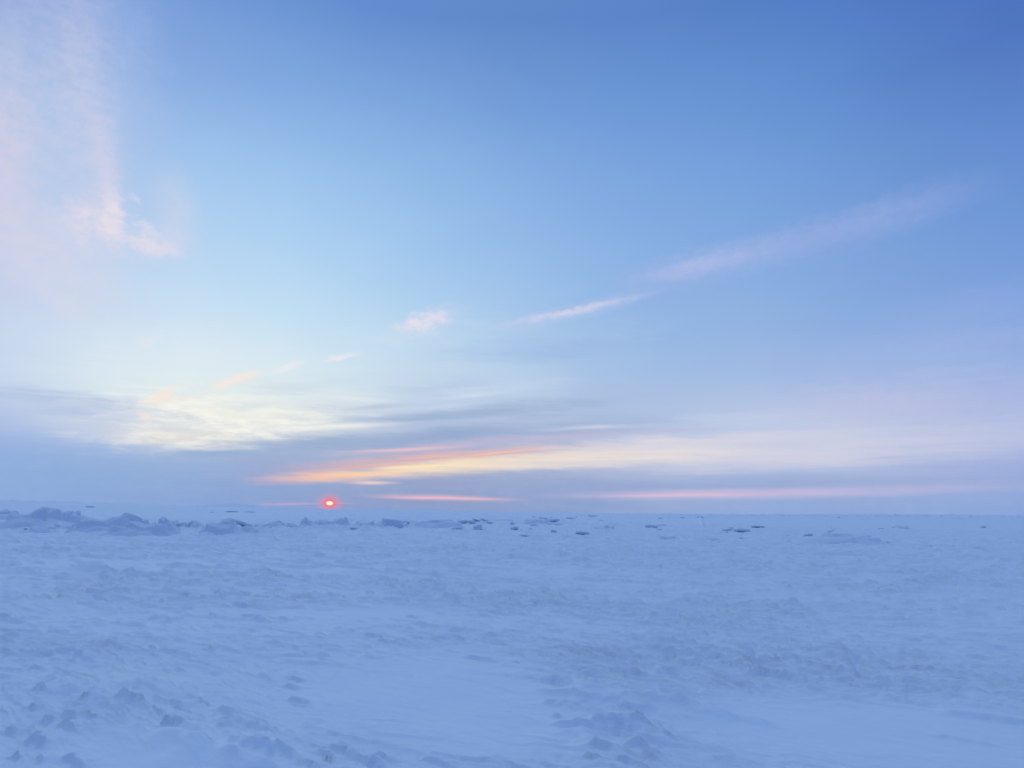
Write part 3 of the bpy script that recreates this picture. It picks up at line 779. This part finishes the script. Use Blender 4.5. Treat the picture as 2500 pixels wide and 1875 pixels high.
def streak(c, x1, y1, x2, y2, w_, colr, op, soft=1.0, warp=1.0, tex=None, texamt=0.0, bend=0.0, fine=0.0):
    """a cloud streak between two directions; half width w_ in view pixels"""
    a1, e1 = azel(x1 * K, y1 * K); a2, e2 = azel(x2 * K, y2 * K)
    th = math.atan2(e2 - e1, a2 - a1); hl = math.hypot(a2 - a1, e2 - e1) / 2
    hw = math.degrees(w_ * K / FPX) * .92
    low = tex is STX or tex is M2
    if low and not fine: fine = .3
    if w_ < 8: fine = min(fine, .1 if w_ > 4 else 0)
    mp = N('ShaderNodeMapping'); mp.vector_type = 'TEXTURE'
    mp.inputs['Location'].default_value = ((a1 + a2) / 2, (e1 + e2) / 2, 0)
    mp.inputs['Rotation'].default_value = (0, 0, th); mp.inputs['Scale'].default_value = (hl * 1.15, hw * 1.12, 1)
    # the colour so far enters at a vanishing weight, which keeps the evaluation of the long chain in order
    sq = N('ShaderNodeVectorMath'); sq.operation = 'MULTIPLY_ADD'; L(c, sq.inputs[0]); sq.inputs[1].default_value = (1e-7, 1e-7, 0); L(warped(warp, fine, low), sq.inputs[2])
    L(sq.outputs[0], mp.inputs['Vector'])
    v = mp.outputs[0]
    if bend:
        sp = N('ShaderNodeSeparateXYZ'); L(v, sp.inputs[0])
        cb = N('ShaderNodeCombineXYZ'); L(sp.outputs[0], cb.inputs[0]); L(mth('MULTIPLY_ADD', mth('MULTIPLY', sp.outputs[0], sp.outputs[0]), bend, sp.outputs[1]), cb.inputs[1])
        v = cb.outputs[0]
    ln = N('ShaderNodeVectorMath'); ln.operation = 'LENGTH'; L(v, ln.inputs[0])
    k = mrange(ln.outputs['Value'], 1.0 + .25 * soft, 1.0 - soft, 0, op, 'SMOOTHSTEP')
    if tex is not None and texamt:
        k = mth('MULTIPLY', k, mth('MULTIPLY_ADD', tex, texamt * 1.35, 1 - texamt))
    return mixc(k, c, tuple(srgb(colr)))

# left cirrus
X = STX
CLOUDS = [
 (50, -160, 60, 740, 200, (198, 208, 233), .68, 1, .6, CL, .3, 0, .3),
 (-20, 120, 0, 640, 80, (222, 208, 226), .55, 1, .8, CL, .4, 0, .4),
 (165, -60, 235, 560, 66, (204, 207, 232), .6, 1, .25, CL, .45, 0, .5),
 (300, 330, 330, 600, 90, (186, 206, 237), .35, 1, .3, CL, .4, 0, .5),
 (60, 560, 330, 700, 90, (208, 217, 236), .5, 1, .5, CL, .5, 0, .5),
 (220, 230, 248, 560, 30, (220, 214, 232), .55, 1, .1, CL, .35, 0, .2),
 (-30, 440, 220, 640, 90, (214, 213, 231), .65, 1, .6, CL, .5, 0, .6),
 (120, 475, 262, 482, 56, (230, 220, 232), .75, 1, .2, CL, .65, 0, .9),
 (238, 400, 256, 545, 22, (236, 225, 234), .8, .9, .1, CL, .55, 0, .6),
 (235, 520, 410, 530, 42, (218, 216, 234), .75, 1, .2, CL, .5, -.3, .6),
 (262, 515, 400, 548, 16, (232, 225, 236), .7, .9, .1, CL, .6, 0, .7),
 (368, 360, 388, 570, 52, (206, 213, 235), .6, 1, .2, CL, .35, 0, .3),
 (272, 420, 300, 440, 8, (214, 218, 236), .6, .9, .1, CL, .6, 0, .9),
 (285, 470, 350, 512, 12, (228, 224, 237), .6, .9, .1, CL, .6, 0, .9),
 (20, 600, 220, 660, 46, (208, 214, 234), .5, 1, .6, CL, .5, 0, .6),
 (100, 640, 190, 690, 26, (216, 219, 235), .45, 1, .4, CL, .5, 0, .8),
 (290, 745, 350, 722, 13, (228, 226, 236), .6, 1, .2, CL, .4, 0, .6),
 (420, 730, 470, 722, 8, (214, 222, 238), .5, 1, .2, CL, .4, 0, .6),
 (255, -80, 330, 480, 85, (172, 194, 233), .40, 1, .4, CL, .5, 0, .5),
 (90, 730, 640, 770, 55, (222, 233, 242), .45, 1, .6, CL, .6, 0, .5),
 (560, 760, 1060, 700, 45, (206, 224, 240), .40, 1, .5, M2, .8, 0, .5),
 (900, 780, 1500, 690, 40, (172, 196, 231), .40, 1, .5, M2, .8, 0, .5),
 (1750, 800, 2400, 690, 55, (160, 182, 229), .50, 1, .5, CL, .5, 0, .5),
 (1500, 860, 2300, 800, 40, (184, 194, 230), .45, 1, .5, M2, .7, 0, .5),
 # diagonal wisps
 (835, 722, 1000, 668, 28, (222, 218, 235), .6, 1, .2, CL, .5, 0, .5),
 (860, 708, 965, 678, 17, (236, 226, 234), .85, .95, .1, CL, .6, 0, .6),
 (1060, 716, 1420, 628, 20, (190, 203, 234), .6, 1, .2, CL, .3, 0, .4),
 (1100, 700, 1390, 638, 9, (222, 216, 236), .75, 1, .2, CL, .5, 0, .4),
 (1330, 612, 1780, 505, 40, (164, 183, 229), .75, 1, .4, CL, .35, 0, .5),
 (1370, 606, 1650, 540, 20, (180, 190, 230), .6, 1, .3, CL, .4, 0, .5),
 (1600, 555, 2120, 400, 46, (150, 172, 225), .7, 1, .5, CL, .3, 0, .5),
 (1840, 735, 2280, 620, 46, (148, 174, 226), .5, 1, .6, CL, .3, 0, .5),
 (1250, 665, 1640, 595, 46, (146, 175, 226), .4, 1, .6, CL, .3, 0, .4),
 # bright veil over the sun side
 (40, 790, 780, 850, 74, (224, 237, 238), .5, 1, 1, X, .5, 0, .5),
 (230, 905, 800, 890, 64, (238, 239, 230), .75, 1, .8, X, .45, 0, .5),
 (60, 880, 300, 925, 46, (186, 200, 228), .5, 1, .6, X, .5, 0, .5),
 (-260, 960, 330, 990, 36, (148, 177, 223), .7, 1, .5, X, .3, 0, .5),
 (195, 925, 520, 958, 26, (234, 227, 218), .75, 1, .5, X, .5, 0, .4),
 (290, 880, 620, 900, 26, (242, 241, 228), .6, 1, .5, X, .5, 0, .4),
 (-60, 838, 290, 884, 22, (176, 193, 225), .8, 1, .6, X, .5, 0, .6),
 (120, 886, 190, 898, 9, (176, 193, 225), .7, 1, .3, X, .4, 0, .5),
 (180, 900, 262, 896, 5, (230, 229, 232), .7, 1, .3, X, .3, 0, .1),
 (315, 884, 490, 914, 9, (202, 210, 223), .8, 1, .3, X, .4, 0, .3),
 (405, 901, 480, 913, 6, (188, 201, 221), .7, 1, .2, X, .3, 0, .1),
 (530, 826, 720, 848, 17, (202, 216, 230), .7, 1, .4, X, .5, 0, .5),
 (560, 905, 700, 900, 8, (214, 220, 226), .6, 1, .3, X, .4, 0, .3),
 (640, 872, 820, 882, 12, (196, 209, 226), .7, 1, .4, X, .5, 0, .5),
 (640, 830, 860, 812, 22, (196, 216, 234), .5, 1, .6, X, .6, 0, .6),
 (800, 800, 1000, 790, 34, (196, 217, 234), .5, 1, .6, X, .6, 0, .6),
 (860, 865, 1225, 822, 13, (196, 216, 237), .7, 1, .5, X, .5, 0, .4),
 (820, 845, 1100, 832, 12, (176, 198, 228), .5, 1, .5, X, .6, 0, .5),
 (1000, 770, 1400, 740, 30, (150, 180, 225), .5, 1, .6, X, .5, 0, .5),
 (170, 930, 760, 905, 58, (248, 246, 236), .8, 1, .5, M2, 1, 0, .5),
 (180, 862, 560, 870, 40, (246, 246, 238), .6, 1, .5, M2, 1, 0, .5),
 (60, 905, 420, 915, 40, (190, 203, 227), .55, 1, .5, X, 1, 0, .5),
 (470, 884, 620, 868, 9, (212, 221, 229), .6, 1, .3, X, .4, 0, .3),
 (380, 928, 520, 936, 7, (220, 217, 217), .6, 1, .3, X, .4, 0, .2),
 (560, 885, 650, 889, 5, (247, 245, 234), .7, 1, .3, X, .3, 0, .2),
 (700, 858, 850, 866, 7, (228, 234, 236), .6, 1, .3, X, .4, 0, .3),
 (245, 860, 310, 868, 7, (202, 211, 226), .6, 1, .3, X, .4, 0, .4),
 (600, 920, 730, 908, 4.5, (246, 244, 236), .7, 1, .3, X, .3, 0, .1),
 (440, 946, 570, 950, 4.5, (248, 240, 224), .7, 1, .3, X, .3, 0, .1),
 (110, 870, 210, 867, 8, (205, 214, 229), .6, 1, .3, X, .4, 0, .4),
 (310, 932, 410, 941, 6, (247, 234, 216), .6, 1, .3, X, .4, 0, .3),
 (750, 884, 890, 872, 7, (176, 192, 217), .7, 1, .3, X, .4, 0, .3),
 (890, 882, 1020, 871, 6, (208, 222, 235), .6, 1, .3, X, .5, 0, .3),
 (950, 860, 1090, 849, 6, (214, 227, 239), .6, 1, .3, X, .5, 0, .3),
 (1070, 908, 1260, 895, 7, (170, 186, 217), .6, 1, .3, X, .4, 0, .3),
 (296, 880, 385, 838, 10, (251, 230, 214), .95, 1, .1, CL, .8, 0, .5),
 (320, 868, 430, 858, 7, (248, 228, 213), .8, 1, .1, CL, .6, 0, .4),
 (445, 842, 570, 802, 12, (250, 231, 220), 1, 1, .1, CL, .45, 0, .4),
 (585, 806, 660, 780, 9, (236, 236, 239), .8, 1, .1, CL, .3, 0, .4),
 (690, 780, 778, 761, 8, (240, 232, 238), .85, 1, .1, CL, .45, 0, .4),
 (290, 886, 335, 914, 9, (250, 229, 215), .6, 1, .1, CL, .3, 0, .4),
 # grey-blue bank
 (-300, 1015, 480, 1015, 44, (136, 171, 215), .6, 1, .5, None, 0, 0, 0),
 (430, 995, 1500, 900, 30, (144, 169, 206), .75, 1, .4, X, .3, 0, .45),
 (500, 962, 900, 946, 20, (141, 167, 205), .8, .95, .3, X, .3, 0, .4),
 (725, 908, 1130, 888, 12, (155, 178, 208), .85, 1, .4, X, .4, 0, .4),
 (885, 898, 1320, 868, 17, (153, 176, 208), .75, 1, .4, X, .4, 0, .5),
 (860, 950, 1090, 922, 16, (145, 168, 205), .7, 1, .3, X, .3, 0, .4),
 (330, 985, 620, 975, 12, (141, 169, 208), .7, 1, .4, X, .3, 0, .4),
 (400, 970, 510, 967, 3.5, (208, 208, 222), .7, 1, .2, X, .3, 0, 0),
 (520, 930, 860, 914, 7.5, (242, 242, 238), .9, .95, .35, X, .35, 0, .15),
 (620, 938, 780, 930, 4, (205, 210, 222), .5, 1, .3, X, .3, 0, 0),
 # lit streaks above the sun
 (480, 1018, 760, 1012, 28, (170, 168, 204), .35, 1, .3, X, .3, 0, .3),
 (1000, 988, 2150, 950, 42, (224, 219, 226), .8, 1, .4, X, .45, 0, .5),
 (1150, 972, 1720, 944, 24, (228, 221, 224), .7, 1, .4, X, .5, 0, .5),
 (1420, 906, 1800, 903, 24, (196, 208, 232), .6, 1, .5, X, .4, 0, .5),
 (1137, 928, 1420, 915, 6.5, (208, 210, 229), .75, 1, .4, X, .5, 0, .1),
 (1140, 946, 1440, 930, 9, (188, 187, 216), .65, 1, .4, X, .4, 0, .3),
 (1350, 931, 1560, 925, 4.5, (186, 191, 220), .7, 1, .3, X, .3, 0, 0),
 (1555, 963, 1770, 961, 8, (190, 197, 224), .6, 1, .4, X, .4, 0, .2),
 (1530, 992, 1960, 990, 16, (215, 209, 223), .6, 1, .4, X, .4, 0, .3),
 (1450, 970, 2500, 915, 50, (200, 204, 228), .6, 1, .6, X, .6, 0, .5),
 (700, 982, 1060, 958, 9, (222, 190, 206), .7, 1, .15, X, .45, 0, .15),
 (760, 976, 1000, 964, 4, (240, 196, 196), .7, 1, .15, X, .4, 0, 0),
 (880, 962, 1320, 934, 11, (204, 188, 213), .6, 1, .25, X, .4, 0, .25),
 (640, 1010, 1230, 962, 14, (240, 184, 170), .8, 1, .15, X, .35, 0, .2),
 (560, 1036, 900, 1018, 14, (246, 188, 170), .9, 1, .15, X, .3, 0, .2),
 (680, 1030, 1340, 978, 22, (252, 227, 194), .95, 1, .2, X, .35, 0, .25),
 (760, 1020, 1150, 990, 9, (255, 226, 172), .7, 1, .15, X, .35, 0, .15),
 (640, 1030, 860, 1022, 5, (255, 205, 160), .7, 1, .1, X, .3, 0, .1),
 (900, 1010, 1600, 974, 18, (241, 228, 217), .75, 1, .25, X, .4, 0, .3),
 (700, 1006, 1190, 972, 2.8, (206, 170, 184), .7, 1, .15, None, 0, 0, 0),
 (960, 990, 1160, 970, 2.6, (255, 196, 158), .75, 1, .12, None, 0, 0, 0),
 (650, 1018, 900, 1001, 2.4, (248, 170, 150), .7, 1, .12, None, 0, 0, 0),
 (800, 1014, 1000, 1002, 2.4, (255, 236, 190), .7, 1, .12, None, 0, 0, 0),
 (1010, 1000, 1500, 996, 6.5, (205, 204, 216), .5, 1, .3, X, .5, 0, .1),
 (750, 1042, 860, 1044, 5, (252, 214, 198), .85, 1, .1, X, .2, 0, .1),
 (1845, 993, 2000, 986, 3.5, (178, 186, 218), .7, 1, .3, X, .3, 0, 0),
 (880, 1052, 2300, 1036, 17, (146, 165, 207), .75, 1, .3, X, .25, 0, .25),
 (1390, 1041, 1890, 1023, 16, (150, 172, 214), .6, 1, .3, X, .4, 0, .3),
 (800, 1071, 1110, 1079, 7, (226, 184, 204), .9, 1, .12, X, .3, 0, .06),
 (830, 1074, 1080, 1078, 2.6, (242, 190, 198), .7, 1, .12, None, 0, 0, 0),
 (1220, 1071, 1960, 1060, 12, (210, 190, 220), .85, 1, .15, X, .35, 0, .1),
 (1280, 1071, 1640, 1068, 3.5, (228, 190, 212), .7, 1, .15, X, .3, 0, 0),
 (1600, 1062, 2250, 1048, 14, (186, 184, 222), .6, 1, .2, X, .35, 0, .1),
 (545, 1091, 712, 1087, 3, (196, 166, 206), .75, 1, 0, None, 0, 0, 0),
 (690, 1087, 765, 1087, 1.6, (236, 150, 172), .6, 1, 0, None, 0, 0, 0),
 (1640, 885, 2150, 865, 50, (196, 193, 226), .5, 1, .7, CL, .4, 0, .5),
 (1500, 800, 2300, 760, 60, (158, 180, 226), .4, 1, .8, CL, .5, 0, .5),
]
for a_ in CLOUDS: c = streak(c, *a_)
# faint uneven veil over all
c = mixc(mth('MULTIPLY', mth('MULTIPLY', mth('MULTIPLY', ST, CL), mrange(EL, 14, 3)), .10), c, tuple(srgb((205, 214, 235))))
# sun disc with its red aureole
sa, se = azel(712 * K, 1087 * K)
du = mth('MULTIPLY', mth('SUBTRACT', AZ, sa), 1.0); dv = mth('SUBTRACT', EL, se)
rs_ = mth('SQRT', mth('ADD', mth('MULTIPLY', du, du), mth('MULTIPLY', mth('MULTIPLY', dv, dv), 1.5)))
P1 = math.degrees(K / FPX)
c = mixc(mth('MULTIPLY', mrange(rs_, 34 * P1, 5 * P1, 0, 1, 'SMOOTHSTEP'), .7), c, tuple(srgb((230, 140, 172))))
c = mixc(mth('MULTIPLY', mrange(rs_, 17 * P1, 4 * P1, 0, 1, 'SMOOTHSTEP'), .86), c, tuple(srgb((254, 104, 100))))
dv2 = mth('MULTIPLY', mth('MULTIPLY', dv, dv), 2.4)
rs2 = mth('SQRT', mth('ADD', mth('MULTIPLY', du, du), dv2))
c = mixc(mrange(rs2, 8.5 * P1, 4 * P1, 0, 1, 'SMOOTHSTEP'), c, (1.3, 1.12, .75))
# physical sky of the same low sun, a small share of the whole
skyt = N('ShaderNodeTexSky'); skyt.sky_type = 'NISHITA'; skyt.sun_disc = False
skyt.sun_elevation = R(max(.3, se)); skyt.sun_rotation = R(sa)
bg = N('ShaderNodeBackground'); L(c, bg.inputs[0]); bg.inputs[1].default_value = 1.0
bg2 = N('ShaderNodeBackground'); L(skyt.outputs[0], bg2.inputs[0]); bg2.inputs[1].default_value = .0006
add = N('ShaderNodeAddShader'); L(bg.outputs[0], add.inputs[0]); L(bg2.outputs[0], add.inputs[1])
out = N('ShaderNodeOutputWorld'); L(add.outputs[0], out.inputs[0])
w.cycles.sampling_method = 'NONE'

# ------------------------------------------------------------------ sun
sd = bpy.data.lights.new('sun', 'SUN'); sd.energy = .06; sd.angle = R(.5); sd.color = (1, .66, .55)
so = bpy.data.objects.new('sun', sd); COL.objects.link(so)
sv = Vector((math.sin(R(sa)) * math.cos(R(se)), math.cos(R(sa)) * math.cos(R(se)), math.sin(R(se))))
so.rotation_euler = sv.to_track_quat('Z', 'Y').to_euler(); so.location = (0, 0, 30)

sc.view_settings.view_transform = 'Standard'; sc.view_settings.look = 'None'
sc.view_settings.exposure = 0; sc.view_settings.gamma = 1
sc.cycles.max_bounces = 5; sc.cycles.diffuse_bounces = 4
